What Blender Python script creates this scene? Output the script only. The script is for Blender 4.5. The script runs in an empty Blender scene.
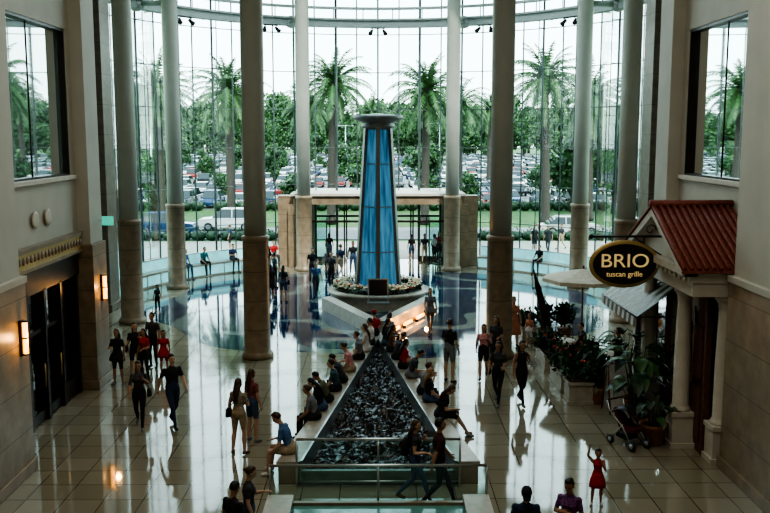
import bpy, math, random
import numpy as np
from mathutils import Vector, Matrix, noise
R=random.Random(11)
scn=bpy.context.scene
COL=scn.collection
pi=math.pi
CX,CY=0.0,38.3   # centre of the rotunda

# ------------------------------------------------------------ materials
def nd(nt,t,**k):
    n=nt.nodes.new(t)
    for a,b in k.items():
        if a.startswith('_'): n.inputs[a[1:].replace('_',' ')].default_value=b
        else: setattr(n,a,b)
    return n
def mat(name,col,rough=.6,metal=0,var=.12,scale=6,bump=0,emit=None,es=0,spec=.5,sheen=0):
    m=bpy.data.materials.new(name); m.use_nodes=True; nt=m.node_tree
    b=nt.nodes['Principled BSDF']
    tc=nd(nt,'ShaderNodeTexCoord'); nz=nd(nt,'ShaderNodeTexNoise'); nz.inputs['Scale'].default_value=scale
    nz.inputs['Detail'].default_value=3
    nt.links.new(tc.outputs['Object'],nz.inputs['Vector'])
    r=nd(nt,'ShaderNodeValToRGB')
    c=col
    r.color_ramp.elements[0].position=.3; r.color_ramp.elements[1].position=.7
    r.color_ramp.elements[0].color=(c[0]*(1-var),c[1]*(1-var),c[2]*(1-var),1)
    r.color_ramp.elements[1].color=(min(1,c[0]*(1+var)),min(1,c[1]*(1+var)),min(1,c[2]*(1+var)),1)
    nt.links.new(nz.outputs['Fac'],r.inputs['Fac']); nt.links.new(r.outputs['Color'],b.inputs['Base Color'])
    b.inputs['Roughness'].default_value=rough; b.inputs['Metallic'].default_value=metal
    b.inputs['Specular IOR Level'].default_value=spec
    if bump:
        bp=nd(nt,'ShaderNodeBump'); bp.inputs['Strength'].default_value=bump; bp.inputs['Distance'].default_value=.02
        nt.links.new(nz.outputs['Fac'],bp.inputs['Height']); nt.links.new(bp.outputs['Normal'],b.inputs['Normal'])
    if emit:
        b.inputs['Emission Color'].default_value=(*emit,1); b.inputs['Emission Strength'].default_value=es
    return m
def stone(name,c,joint=.9,rough=.35):
    m=mat(name,c,rough,0,.22,3); nt=m.node_tree; b=nt.nodes['Principled BSDF']
    g=nd(nt,'ShaderNodeNewGeometry'); s=nd(nt,'ShaderNodeSeparateXYZ'); nt.links.new(g.outputs['Position'],s.inputs[0])
    d=nd(nt,'ShaderNodeMath',operation='DIVIDE'); d.inputs[1].default_value=joint; nt.links.new(s.outputs['Z'],d.inputs[0])
    f=nd(nt,'ShaderNodeMath',operation='FRACT'); nt.links.new(d.outputs[0],f.inputs[0])
    l=nd(nt,'ShaderNodeMath',operation='LESS_THAN'); l.inputs[1].default_value=.02; nt.links.new(f.outputs[0],l.inputs[0])
    mx=nd(nt,'ShaderNodeMix',data_type='RGBA')
    src=b.inputs['Base Color'].links[0].from_socket
    nt.links.new(l.outputs[0],mx.inputs[0]); nt.links.new(src,mx.inputs[6]); mx.inputs[7].default_value=(c[0]*.4,c[1]*.4,c[2]*.4,1)
    nt.links.new(mx.outputs[2],b.inputs['Base Color'])
    return m
def glass(name,tint=(.86,.96,.94),refl=1.0,minr=.0):
    m=bpy.data.materials.new(name); m.use_nodes=True; nt=m.node_tree; nt.nodes.clear()
    o=nd(nt,'ShaderNodeOutputMaterial'); mx=nd(nt,'ShaderNodeMixShader'); t=nd(nt,'ShaderNodeBsdfTransparent'); g=nd(nt,'ShaderNodeBsdfGlossy')
    t.inputs[0].default_value=(*tint,1); g.inputs['Roughness'].default_value=.02; g.inputs[0].default_value=(.9,.95,.95,1)
    fr=nd(nt,'ShaderNodeFresnel'); fr.inputs[0].default_value=1.45
    ma=nd(nt,'ShaderNodeMath',operation='MULTIPLY_ADD'); ma.inputs[1].default_value=refl; ma.inputs[2].default_value=minr; ma.use_clamp=True
    nt.links.new(fr.outputs[0],ma.inputs[0]); nt.links.new(ma.outputs[0],mx.inputs[0]); nt.links.new(t.outputs[0],mx.inputs[1]); nt.links.new(g.outputs[0],mx.inputs[2]); nt.links.new(mx.outputs[0],o.inputs[0])
    return m

def floor_mat():
    m=bpy.data.materials.new('polished_floor'); m.use_nodes=True; nt=m.node_tree; b=nt.nodes['Principled BSDF']; L=nt.links.new
    g=nd(nt,'ShaderNodeNewGeometry')
    br=nd(nt,'ShaderNodeTexBrick'); br.offset=0; br.squash=1
    for k,v in (('Scale',1.0),('Mortar Size',.010),('Mortar Smooth',.1),('Brick Width',.78),('Row Height',.78),('Bias',0)): br.inputs[k].default_value=v
    br.inputs['Color1'].default_value=(.225,.205,.145,1); br.inputs['Color2'].default_value=(.285,.262,.195,1); br.inputs['Mortar'].default_value=(.06,.055,.045,1)
    L(g.outputs['Position'],br.inputs['Vector'])
    def M(op,a,bb=None,c=None):
        n=nd(nt,'ShaderNodeMath',operation=op)
        for i,v in enumerate((a,bb,c)):
            if v is None: continue
            if isinstance(v,(int,float)): n.inputs[i].default_value=v
            else: L(v,n.inputs[i])
        return n.outputs[0]
    s=nd(nt,'ShaderNodeSeparateXYZ'); L(g.outputs['Position'],s.inputs[0])
    x=s.outputs['X']; y=M('SUBTRACT',s.outputs['Y'],CY)
    r=M('SQRT',M('ADD',M('MULTIPLY',x,x),M('MULTIPLY',y,y)))
    a=M('ARCTAN2',y,x)
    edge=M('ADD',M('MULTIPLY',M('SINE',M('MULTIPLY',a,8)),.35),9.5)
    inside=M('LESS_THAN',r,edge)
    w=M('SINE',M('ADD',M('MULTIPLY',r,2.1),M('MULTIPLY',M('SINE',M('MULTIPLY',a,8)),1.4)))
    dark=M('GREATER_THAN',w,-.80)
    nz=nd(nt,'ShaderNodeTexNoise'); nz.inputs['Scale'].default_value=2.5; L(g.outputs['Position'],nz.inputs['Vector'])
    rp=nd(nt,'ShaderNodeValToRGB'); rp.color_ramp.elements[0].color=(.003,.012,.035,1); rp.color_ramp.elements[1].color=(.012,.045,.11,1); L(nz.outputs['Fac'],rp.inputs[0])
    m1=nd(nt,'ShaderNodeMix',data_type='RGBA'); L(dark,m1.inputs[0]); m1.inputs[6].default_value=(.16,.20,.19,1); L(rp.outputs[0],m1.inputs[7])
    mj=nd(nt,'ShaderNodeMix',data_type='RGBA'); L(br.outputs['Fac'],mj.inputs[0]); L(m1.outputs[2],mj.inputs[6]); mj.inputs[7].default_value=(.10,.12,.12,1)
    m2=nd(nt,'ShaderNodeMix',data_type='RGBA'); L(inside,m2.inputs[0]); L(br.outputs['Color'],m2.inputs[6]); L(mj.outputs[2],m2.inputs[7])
    L(m2.outputs[2],b.inputs['Base Color'])
    nb=nd(nt,'ShaderNodeTexNoise'); nb.inputs['Scale'].default_value=1.1; L(g.outputs['Position'],nb.inputs['Vector'])
    L(M('MULTIPLY_ADD',nb.outputs['Fac'],.07,.02),b.inputs['Roughness'])
    b.inputs['IOR'].default_value=1.85
    bp=nd(nt,'ShaderNodeBump'); bp.inputs['Strength'].default_value=.10; bp.inputs['Distance'].default_value=.01; L(nb.outputs['Fac'],bp.inputs['Height']); L(bp.outputs[0],b.inputs['Normal'])
    return m

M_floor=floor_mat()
M_cream=mat('cream_plaster',(.44,.42,.36),.6,0,.06,1.2)
M_stone=stone('tan_stone',(.23,.175,.115),.95)
M_dstone=stone('brown_stone',(.15,.125,.095),1.2)
M_col=mat('column_paint',(.38,.39,.34),.35,0,.05,2)
M_ledge=mat('ledge_stone',(.36,.33,.27),.3,0,.15,5)
M_white=mat('white_stucco',(.52,.48,.41),.5,0,.06,4)
M_steel=mat('brushed_steel',(.5,.55,.55),.28,.9,.05,8)
M_dark=mat('dark_bronze',(.022,.018,.015),.35,.3,.2,5)
M_black=mat('black_plastic',(.012,.012,.013),.4,0,.2,8)
M_frame=mat('mullion_paint',(.11,.14,.14),.4,.3,.08,4)
M_tfr=mat('tower_frame',(.16,.17,.16),.35,.5,.08,4)
M_ring=mat('ring_beam_paint',(.36,.41,.40),.4,.1,.06,4)
M_glass=glass('curtain_glass',(.88,.98,.96),.4)
M_rail=glass('railing_glass',(.72,.9,.88),1.0,.06)
M_mir=glass('window_glass_dark',(.14,.18,.18),1.2,.50)
M_sglass=glass('storefront_glass',(.35,.33,.30),1.0,.06)
M_wood=mat('brown_wood',(.11,.042,.02),.45,0,.35,9)
M_tile=mat('red_clay_tile',(.20,.05,.03),.6,0,.4,14)
M_amber=mat('amber_lamp',(1,.4,.06),.4,0,.05,3,emit=(1,.38,.05),es=4.5)
M_leaf=mat('leaf_green',(.03,.085,.02),.5,0,.5,5)
M_leaf2=mat('leaf_dark',(.010,.036,.011),.5,0,.5,5)
M_palm=mat('palm_frond',(.055,.115,.035),.5,0,.4,3)
M_trunk=mat('palm_trunk',(.05,.042,.034),.85,0,.35,12,bump=.6)
M_white_fl=mat('cream_petal',(.72,.68,.48),.6,0,.1,8)
M_red=mat('red_petal',(.5,.03,.02),.6,0,.2,8)
M_soil=mat('soil',(.05,.03,.02),.9,0,.4,20)
M_terra=mat('terracotta',(.28,.12,.06),.7,0,.2,8)
M_rock=mat('wet_rock',(.013,.015,.015),.2,0,.8,9,bump=1.0)
M_pool=mat('pool_water',(.13,.30,.28),.08,0,.15,3,bump=.2)
M_gold=mat('gold_trim',(.45,.32,.13),.4,.6,.1,8)
M_teal=mat('teal_glass_panel',(.25,.55,.58),.12,0,.2,2,emit=(.3,.75,.8),es=.45)
M_eye=mat('eye',(.03,.02,.015),.2)
M_lip=mat('lip',(.35,.12,.10),.5)

# ------------------------------------------------------------ mesh builder
class MB:
    def __init__(s): s.v=[];s.f=[];s.m=[];s.s=[]
    def add(s,vs,fs,mi=0,sm=False):
        o=len(s.v); s.v+=[tuple(v) for v in vs]
        for f in fs: s.f.append(tuple(i+o for i in f)); s.m.append(mi); s.s.append(sm)
    def box(s,x0,x1,y0,y1,z0,z1,mi=0,rz=0,c=None):
        vs=[(x,y,z) for z in(z0,z1) for y in(y0,y1) for x in(x0,x1)]
        if rz:
            cx,cy=c if c else ((x0+x1)/2,(y0+y1)/2); co,si=math.cos(rz),math.sin(rz)
            vs=[(cx+(x-cx)*co-(y-cy)*si,cy+(x-cx)*si+(y-cy)*co,z) for x,y,z in vs]
        s.add(vs,[(0,2,3,1),(4,5,7,6),(0,1,5,4),(2,6,7,3),(0,4,6,2),(1,3,7,5)],mi)
    def loft(s,rings,mi=0,sm=True,cap=True,closed=True):
        n=len(rings[0]); vs=[p for r in rings for p in r]; fs=[]
        for i in range(len(rings)-1):
            for j in range(n if closed else n-1):
                k=(j+1)%n; fs.append((i*n+j,i*n+k,(i+1)*n+k,(i+1)*n+j))
        if cap: fs.append(tuple(reversed(range(n)))); fs.append(tuple(range((len(rings)-1)*n,len(rings)*n)))
        s.add(vs,fs,mi,sm)
    def tube(s,pts,rads,n=8,mi=0,sm=True,flat=1.0,up=None):
        pts=[Vector(p) for p in pts]; rings=[]
        if not hasattr(rads,'__len__'): rads=[rads]*len(pts)
        prev=None
        for i,p in enumerate(pts):
            if i==0: d=pts[1]-p
            elif i==len(pts)-1: d=p-pts[i-1]
            else: d=(pts[i+1]-p).normalized()+(p-pts[i-1]).normalized()
            if d.length<1e-6: d=Vector((0,0,1))
            d.normalize()
            if prev is None:
                a=Vector(up) if up else (Vector((0,1,0)) if abs(d.y)<.8 else Vector((1,0,0)))
            else: a=prev
            a=(a-d*a.dot(d)).normalized(); prev=a; b=d.cross(a)
            rings.append([p+a*math.cos(2*pi*j/n)*rads[i]*flat+b*math.sin(2*pi*j/n)*rads[i] for j in range(n)])
        s.loft(rings,mi,sm)
    def ell(s,c,r,mi=0,n=10,m=6,mt=None):
        vs=[];fs=[]
        c=Vector(c)
        def T(v):
            v=Vector(v)
            return c+(mt@v if mt else v)
        vs.append(T((0,0,-r[2])))
        for i in range(1,m):
            t=-pi/2+pi*i/m
            for j in range(n):
                a=2*pi*j/n; vs.append(T((r[0]*math.cos(t)*math.cos(a),r[1]*math.cos(t)*math.sin(a),r[2]*math.sin(t))))
        vs.append(T((0,0,r[2])))
        for j in range(n): fs.append((0,1+(j+1)%n,1+j))
        for i in range(m-2):
            for j in range(n):
                k=(j+1)%n; fs.append((1+i*n+j,1+i*n+k,1+(i+1)*n+k,1+(i+1)*n+j))
        l=len(vs)-1
        for j in range(n): fs.append((l,1+(m-2)*n+j,1+(m-2)*n+(j+1)%n))
        s.add(vs,fs,mi,True)
    def lathe(s,prof,c=(0,0,0),n=24,mi=0,sm=True):
        s.loft([[(c[0]+r*math.cos(2*pi*j/n),c[1]+r*math.sin(2*pi*j/n),c[2]+z) for j in range(n)] for r,z in prof],mi,sm)
    def leaves(s,c,r,n,size,mi=0,rnd=R,up=.4):
        for _ in range(n):
            while 1:
                p=Vector((rnd.uniform(-1,1),rnd.uniform(-1,1),rnd.uniform(-1,1)))
                if .35<p.length<1: break
            p=Vector((c[0]+p.x*r[0],c[1]+p.y*r[1],c[2]+p.z*r[2]))
            d=Vector((rnd.gauss(0,1),rnd.gauss(0,1),rnd.gauss(up,1))).normalized()
            e=d.cross(Vector((rnd.gauss(0,1),rnd.gauss(0,1),rnd.gauss(0,1)))).normalized()
            L=size*rnd.uniform(.6,1.3)
            s.add([p,p+d*L*.5+e*L*.28,p+d*L,p+d*L*.5-e*L*.28],[(0,1,2,3)],rnd.choice(mi) if isinstance(mi,(list,tuple)) else mi)
    def mesh(s,name,mats):
        me=bpy.data.meshes.new(name); me.from_pydata(s.v,[],s.f)
        for m in mats: me.materials.append(m)
        me.polygons.foreach_set('material_index',s.m); me.polygons.foreach_set('use_smooth',s.s); me.update()
        return me
    def obj(s,name,mats,loc=(0,0,0),rz=0,bevel=0,parent=None):
        o=bpy.data.objects.new(name,s.mesh(name,mats)); COL.objects.link(o); o.location=loc; o.rotation_euler=(0,0,rz)
        if bevel:
            b=o.modifiers.new('bevel','BEVEL'); b.width=bevel; b.segments=2; b.limit_method='ANGLE'
        if parent: o.parent=parent
        return o

# ------------------------------------------------------------ people
mcache={}
def cm(kind,c):
    k=(kind,c)
    if k not in mcache:
        if kind=='skin': mcache[k]=mat('skin',c,.5,0,.06,10)
        elif kind=='hair': mcache[k]=mat('hair',c,.45,0,.4,40,bump=.4)
        elif kind=='print': mcache[k]=mat('printed_cloth',c,.8,0,.75,28)
        else: mcache[k]=mat('cloth',c,.85,0,.22,14,bump=.5)
    return mcache[k]
SK=[(.48,.30,.21),(.34,.19,.115),(.16,.08,.045),(.60,.40,.29)]
BLK=(.012,.012,.014); NAVY=(.02,.035,.08); JEAN=(.05,.085,.15); KHA=(.34,.27,.18); WHT=(.62,.62,.60); GRY=(.16,.17,.18); RED=(.38,.02,.02)
PNK=(.60,.26,.27); BLU=(.06,.13,.26); PUR=(.14,.05,.16); OLV=(.10,.11,.06); PEA=(.55,.24,.15); DG=(.04,.043,.048); TEA=(.05,.2,.22); BRN=(.12,.07,.04)
HB=(.012,.009,.007); HBR=(.06,.03,.016); HBL=(.28,.17,.08); HG=(.30,.30,.29)
def person(name,x,y,yaw,pose='stand',H=1.7,top=BLK,bot=JEAN,skin=0,hair=HB,long=False,arms=('down','down'),lean=0,seat=.48,
           shorts=False,skirt=None,sleeve=.7,look=(0,0),bag=None,pack=None,hat=None,kind='cloth',legs='',z=0,seed=0,phone=False):
    rnd=random.Random(int((x*37+y*91+seed)*10)); fem=name in('woman','girl'); sc=H/1.75
    bm=MB(); bones=[]
    la=math.radians(lean)
    pz={'stand':.95,'walk':.92,'sit':seat/sc+.10}[pose]
    P=Vector((0,0,pz)); cl,sl=math.cos(la),math.sin(la)
    def U(a,b,c): return P+Vector((a,b*cl+c*sl,-b*sl+c*cl))
    sw=.165 if fem else .19; hw=.172 if fem else .16; ww=.118 if fem else .145
    prof=[(-.10,.10,.085),(-.05,.15,.11),(.02,hw,.118),(.10,(hw+ww)/2,.108),(.19,ww,.095),(.27,(ww+sw)/2-.01,.105),(.35,sw*.90,.118),(.42,sw*.92,.105),(.47,sw*.72,.08),(.505,.07,.06),(.53,.05,.05)]
    rings=[]
    for zz,a,b in prof:
        cc=[]
        for j in range(16):
            t=2*pi*j/16; bx=a*math.cos(t); by=b*math.sin(t)
            if zz in(.35,) and math.sin(t)>.2 and fem: by+=.03*abs(math.sin(2*t))+.01
            cc.append(U(bx,by+(-.015 if zz<.1 and by<0 else 0),zz))
        rings.append(cc)
    bm.loft(rings)
    yw,pt=[math.radians(a) for a in look]
    HM=Matrix.Rotation(-la*.6,3,'X')@Matrix.Rotation(yw,3,'Z')@Matrix.Rotation(-pt,3,'X')
    neck=U(0,-.005,.50); hb=U(0,.012,.60)
    hc=hb+HM@Vector((0,.012,.085))
    if name in('girl','boy'): hs=1.22
    else: hs=1.0
    bm.tube([U(0,-.01,.46),neck,hc-HM@Vector((0,.01,.03))],[.062,.052,.05],10)
    bm.ell(hc+HM@Vector((0,-.008,.012)),(.074*hs,.092*hs,.105*hs),mt=HM,n=16,m=12)
    bm.ell(hc+HM@Vector((0,.022,-.045)),(.055*hs,.066*hs,.068*hs),mt=HM,n=14,m=8)
    bm.ell(hc+HM@Vector((0,.092*hs,-.012)),(.013,.019,.024),mt=HM)
    AP={'down':((.055,-.02,.20),(.075,.06,-.04)),'fwd':((.05,.10,.20),(.04,.26,.02)),'back':((.05,-.13,.20),(.07,-.20,-.03)),
        'phone':((.05,.07,.20),(-.06,.29,.27)),'strap':((.07,-.04,.20),(-.02,.12,.36)),'lap':((.06,.07,.20),(-.04,.30,.06)),
        'knee':((.05,.13,.19),(-.02,.40,.08)),'up':((.14,.06,.62),(.10,.12,.86)),'face':((.04,.16,.24),(-.08,.20,.50)),'prop':((.08,-.13,.20),(.10,-.20,-.04)),
        'fold':((.06,.04,.20),(-.16,.17,.26)),'hold':((.12,.06,.22),(.28,.16,.12)),'carry':((.05,.0,.19),(.03,.24,.20))}
    hands=[]
    for sd,ap in ((-1,arms[0]),(1,arms[1])):
        e,w=AP[ap]; S=U(sd*(sw-.012),0,.435); E=U(sd*(sw+e[0]),e[1],e[2]); W=U(sd*(sw+w[0]),w[1],w[2])
        if (E-S).length>.31: E=S+(E-S).normalized()*.30
        if (W-E).length>.27: W=E+(W-E).normalized()*.26
        bm.ell(S,(.062,.062,.062),n=10)
        bm.tube([U(sd*(sw-.07),0,.43),S,S.lerp(E,.5),E,E.lerp(W,.35),W],[.055,.056,.049,.039,.040,.026],10)
        hd=(W-E).normalized()
        if ap in('lap','knee','fwd','carry'): hd=(hd+Vector((0,.3,-.5))).normalized()
        sa=Vector((0,1,0)) if abs(hd.z)>.6 else Vector((-sd,0,.2))
        sa=(sa-hd*sa.dot(hd)).normalized(); na=hd.cross(sa)*(1 if sd<0 else -1)
        bm.tube([W-hd*.01,W+hd*.03,W+hd*.085],[.026,.036,.034],10,flat=.5,up=na)
        hands.append((W,hd,sa,na,sd))
        bones.append((S,E,.056,.039,'top' if sleeve>=0.1 else 'skin',sleeve,'skin' if sleeve<=1 else 'top'))
        bones.append((E,W,.040,.026,'top' if sleeve>1 else 'skin',.85 if sleeve>1 else 2,'skin'))
        bones.append((W,W+hd*.1,.03,.03,'skin',2,'skin'))
    ph=rnd.choice((-1,1))
    for sd in(-1,1):
        hx=.088
        Hh=P+Vector((sd*hx,0,-.03))
        if pose=='stand':
            sp=rnd.uniform(0,.03); K=Vector((sd*(hx+.01+sp),.02,.50)); A=Vector((sd*(hx+.015+sp*1.5),-.02+rnd.uniform(-.04,.04),.085)); td=Vector((sd*.35,1,0)).normalized(); tz=0
        elif pose=='walk':
            if sd==ph: K=Vector((sd*hx,.20,.50)); A=Vector((sd*hx*.9,.31,.095)); tz=.02
            else: K=Vector((sd*hx,-.02,.49)); A=Vector((sd*hx*.9,-.34,.17)); tz=-.06
            td=Vector((sd*.1,1,0)).normalized()
        else:
            ky=.43+rnd.uniform(-.02,.01); sp=.03 if fem else .09
            K=Vector((sd*(hx+sp*.6),ky,pz-.03))
            if legs=='out': A=Vector((sd*(hx+.0),ky+.30,.09)); K.z=pz
            elif legs=='cross' and sd==1: K=Vector((.02,ky,pz+.07)); A=Vector((-.10,ky+.22,pz-.28))
            else: A=Vector((sd*(hx+sp*.7),ky+rnd.uniform(-.10,.06),.085))
            td=Vector((sd*.15,1,0)).normalized(); tz=0
        bm.tube([Hh+Vector((0,0,.03)),Hh.lerp(K,.25),Hh.lerp(K,.6),K,K.lerp(A,.3)+Vector((0,-.012,0)),K.lerp(A,.65),A],[.086,.088,.072,.053,.056,.044,.035],12)
        hl=A-td*.05+Vector((0,0,-.035)); to=A+td*.15+Vector((0,0,-.05+tz))
        if to.z<.028: to.z=.028
        bm.tube([hl,A+Vector((0,0,-.035)),A+td*.07+Vector((0,0,-.045+tz*.5)),to],[.034,.042,.042,.030],10)
        bones.append((Hh,K,.088,.053,'bot',.8 if shorts else 2,'skin'))
        bones.append((K,A,.056,.035,'skin' if (shorts or skirt) else 'bot',2,'skin'))
        bones.append((hl,to,.045,.04,'shoe',2,'shoe'))
    bones.append((U(0,0,-.08),U(0,0,.06),.15,.15,'bot',2,'bot'))
    bones.append((U(-.06,0,.14),U(-.06,0,.46),.09,.09,'top',2,'top')); bones.append((U(.06,0,.14),U(.06,0,.46),.09,.09,'top',2,'top'))
    bones.append((neck+Vector((0,0,.01)),hc,.045,.08,'skin',2,'skin')); bones.append((hc,hc+HM@Vector((0,0,.06)),.09,.09,'skin',2,'skin'))
    me=bm.mesh('tmp',[]); ob=bpy.data.objects.new('tmp',me); COL.objects.link(ob)
    rm=ob.modifiers.new('r','REMESH'); rm.mode='VOXEL'; rm.voxel_size=.0165
    smo=ob.modifiers.new('s','SMOOTH'); smo.factor=.5; smo.iterations=2
    bpy.context.view_layer.update()
    ev=ob.evaluated_get(bpy.context.evaluated_depsgraph_get()); m2=ev.to_mesh()
    nv=len(m2.vertices); co=np.zeros(nv*3); m2.vertices.foreach_get('co',co); co=co.reshape(-1,3)
    polys=[tuple(p.vertices) for p in m2.polygons]
    cen=np.array([co[list(p)].mean(0) for p in polys])
    reg=['top','bot','skin','shoe']
    best=np.full(len(cen),1e9); br=np.zeros(len(cen),int)
    for a,b,ra,rb,r1,ts,r2 in bones:
        a=np.array(a);b=np.array(b);d=b-a;t=np.clip(((cen-a)@d)/(d@d),0,1)
        ds=np.linalg.norm(cen-(a+t[:,None]*d),axis=1)-(ra+(rb-ra)*t)
        rr=np.where(t<ts,reg.index(r1),reg.index(r2))
        u=ds<best; best[u]=ds[u]; br[u]=rr[u]
    ev.to_mesh_clear(); bpy.data.objects.remove(ob)
    fm=MB(); fm.v=[tuple(c) for c in co]; fm.f=polys; fm.m=[int(i) for i in br]; fm.s=[True]*len(polys)
    for W,hd,sa,na,sd in hands:
        for k,(o,l) in enumerate(((-.027,.058),(-.009,.072),(.009,.078),(.026,.068))):
            r0=W+hd*.075+sa*o
            fm.tube([r0,r0+hd*l*.45+na*.008,r0+hd*l*.8+na*.024,r0+hd*l*.95+na*.042],[.0092,.0088,.008,.006],5,2)
        r0=W+hd*.03+sa*.026
        fm.tube([r0,r0+hd*.025+sa*.024+na*.006,r0+hd*.052+sa*.034+na*.016],[.011,.010,.007],5,2)
    if phone:
        W,hd,sa,na,sd=hands[1]; c=W+hd*.10+na*.02
        fm.tube([c-hd*.07,c+hd*.07],[.035,.035],4,6,False,flat=.25,up=na)
    for sd in(-1,1):
        fm.ell(hc+HM@Vector((sd*.03*hs,.079*hs,.012)),(.012,.008,.008),5,mt=HM)
        fm.ell(hc+HM@Vector((sd*.031*hs,.082*hs,.030)),(.018,.006,.004),4,mt=HM)
        fm.ell(hc+HM@Vector((sd*.076*hs,-.005,-.005)),(.010,.018,.028),2,mt=HM)
    fm.ell(hc+HM@Vector((0,.083*hs,-.055*hs)),(.024,.008,.007),7,mt=HM)
    n,mm=18,10
    k=MB(); k.ell((0,0,0),(.084*hs,.101*hs,.113*hs),n=n,m=mm)
    hv=[]
    for v in k.v:
        v=Vector(v)
        if v.y>.02 and v.z<.055*hs: v.y=.02+(v.y-.02)*.35; v.x*=.95
        if v.z<-.03 and not long: v.z=-.03+(v.z+.03)*.5
        v*=1+rnd.uniform(-.02,.02)
        hv.append(hc+HM@(v+Vector((0,-.018,.022))))
    fm.add(hv,k.f,4,True)
    if long:
        L=rnd.uniform(.16,.26)
        pts=[hc+HM@Vector((0,-.06,.03)),hc+HM@Vector((0,-.085,-.06)),U(0,-.115,.50),U(0,-.125,.50-L)]
        fm.tube(pts,[.07,.082,.08,.035],10,4,True,flat=.5,up=(0,1,0))
    elif fem:
        fm.ell(hc+HM@Vector((0,-.115,.03)),(.04,.04,.04),4)
    if hat:
        rr=[(.088*hs,.0),(.092*hs,.03),(.08*hs,.08),(.045*hs,.105),(.005,.11)]
        fm.loft([[hc+HM@Vector((r*math.cos(2*pi*j/14),r*1.12*math.sin(2*pi*j/14)-.012,zz+.03)) for j in range(14)] for r,zz in rr],6)
        fm.tube([hc+HM@Vector((0,.06,.045)),hc+HM@Vector((0,.17,.035))],[.075,.055],8,6,True,flat=.12,up=tuple(HM@Vector((0,0,1))))
    if skirt and pose!='sit':
        rr=[]
        for t in(0,.25,.5,.75,1):
            zz=.12-(.12+skirt)*t; a=ww+.012+(.11 if t>0 else 0)*min(1,t*1.6)*(1 if t<1 else 1.08); b=.105+.095*min(1,t*1.4)
            rr.append([P+Vector(((a+.012*math.sin(5*u)*t)*math.cos(u),(b+.012*math.cos(6*u)*t)*math.sin(u),zz)) for u in [2*pi*j/20 for j in range(20)]])
        fm.loft(rr,1)
    elif skirt:
        pts=[P+Vector((0,-.02,.03)),P+Vector((0,.16,.0)),P+Vector((0,.36,-.01)),P+Vector((0,.45,-.05))]
        fm.tube(pts,[.165,.185,.18,.165],14,1,True,flat=.62,up=(0,0,1))
    if bag:
        s=1 if bag>0 else -1; c=P+Vector((s*.25,.0,.02))
        fm.tube([c+Vector((0,0,-.13)),c+Vector((0,0,-.11)),c+Vector((0,0,.06)),c+Vector((0,0,.09))],[.06,.12,.105,.05],10,6,True,flat=1.0)
        fm.v[-40:]=[((vx-c.x)*.5+c.x,vy,vz) for vx,vy,vz in fm.v[-40:]]
        fm.tube([c+Vector((0,.06,.08)),U(s*.13,.11,.30),U(s*-.02 if abs(bag)>1 else s*.13,.06,.50),U(s*.10,-.12,.30),c+Vector((0,-.06,.08))],.011,5,6)
    if pack:
        fm.tube([U(0,-.17,.08),U(0,-.19,.12),U(0,-.19,.36),U(0,-.16,.44)],[.09,.15,.14,.08],12,6,True,flat=.6,up=(0,1,0))
        for s in(-1,1): fm.tube([U(s*.10,-.12,.42),U(s*.11,.0,.49),U(s*.12,.12,.38),U(s*.13,.02,.14)],.016,5,6)
    mats=[cm(kind,top),cm(kind if (skirt and bot==top) else 'cloth',bot),cm('skin',SK[skin]),cm('cloth',rnd.choice([BLK,BRN,GRY,WHT])),cm('hair',hair),M_eye,cm('cloth',hat or pack or (WHT if bag and abs(bag)==1.5 else BLK)),M_lip]
    o=fm.obj(name,mats,(x,y,z),math.radians(yaw)); o.scale=(sc,sc,sc)
    return o
W_='woman'; M_='man'
# left group
person(W_,-7.55,25.5,170,H=1.66,top=BLK,bot=BLK,skirt=.18,skin=1,hair=HBR,long=True,arms=('down','phone'))
person(W_,-7.22,26.2,200,H=1.70,top=BLK,bot=BLK,shorts=True,skin=0,long=True,arms=('strap','down'),bag=1)
person(W_,-6.88,25.9,150,H=1.58,top=RED,bot=BLK,skin=1,long=True,arms=('carry','down'))
person('girl',-6.5,26.7,190,H=1.34,top=RED,bot=RED,skirt=.25,skin=1,long=True,arms=('down','down'))
person(M_,-7.0,27.4,160,H=1.76,top=DG,bot=BLK,skin=1)
person(W_,-5.9,21.6,190,'walk',1.72,(.05,.05,.06),BLK,1,HB,True,('strap','fwd'),kind='print',sleeve=.9,bag=-1)
person(M_,-5.1,21.7,215,'walk',1.88,BLK,NAVY,0,HB,arms=('fwd','back'))
person(W_,-3.16,19.75,-20,H=1.76,top=(.30,.25,.19),bot=KHA,shorts=True,skin=0,hair=HBR,long=True,arms=('down','fold'),kind='print',bag=-1)
person(W_,-2.98,20.6,-40,H=1.76,top=(.20,.06,.06),bot=JEAN,shorts=True,skin=0,hair=HBR,long=True,arms=('carry','down'),kind='print')
person('girl',-9.0,36.2,160,H=1.15,top=DG,bot=BLK,skin=1,long=True)
person(W_,-4.7,38.9,10,H=1.6,top=BLK,bot=BLK,skirt=.3,skin=1,long=True)
person(W_,-4.1,38.5,-10,H=1.62,top=DG,bot=JEAN,shorts=True,skin=0,long=True,bag=1)
person(M_,-2.75,39.2,200,'walk',1.72,BLU,DG,0,HBR,arms=('fwd','back'))
person(M_,-3.2,43.5,180,H=1.75,top=BLK,bot=DG,skin=0)
person(W_,-2.5,44.6,20,H=1.65,top=GRY,bot=BLK,skin=1,long=True)
person(M_,-1.9,45.2,-30,'walk',1.76,NAVY,KHA,0,HBR,shorts=True)
person(M_,-1.3,46.4,180,H=1.74,top=BLK,bot=JEAN,skin=2)
person(W_,-.6,47.6,180,'walk',1.64,WHT,JEAN,0,HBL,True)
person(M_,-4.9,42.2,-60,H=1.7,top=DG,bot=BLK,skin=1,arms=('phone','down'))
person(W_,-5.6,45.5,150,H=1.6,top=BLK,bot=GRY,skin=0,long=True)
person(M_,-2.2,41.9,150,H=1.76,top=DG,bot=BLK,skin=0)
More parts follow.
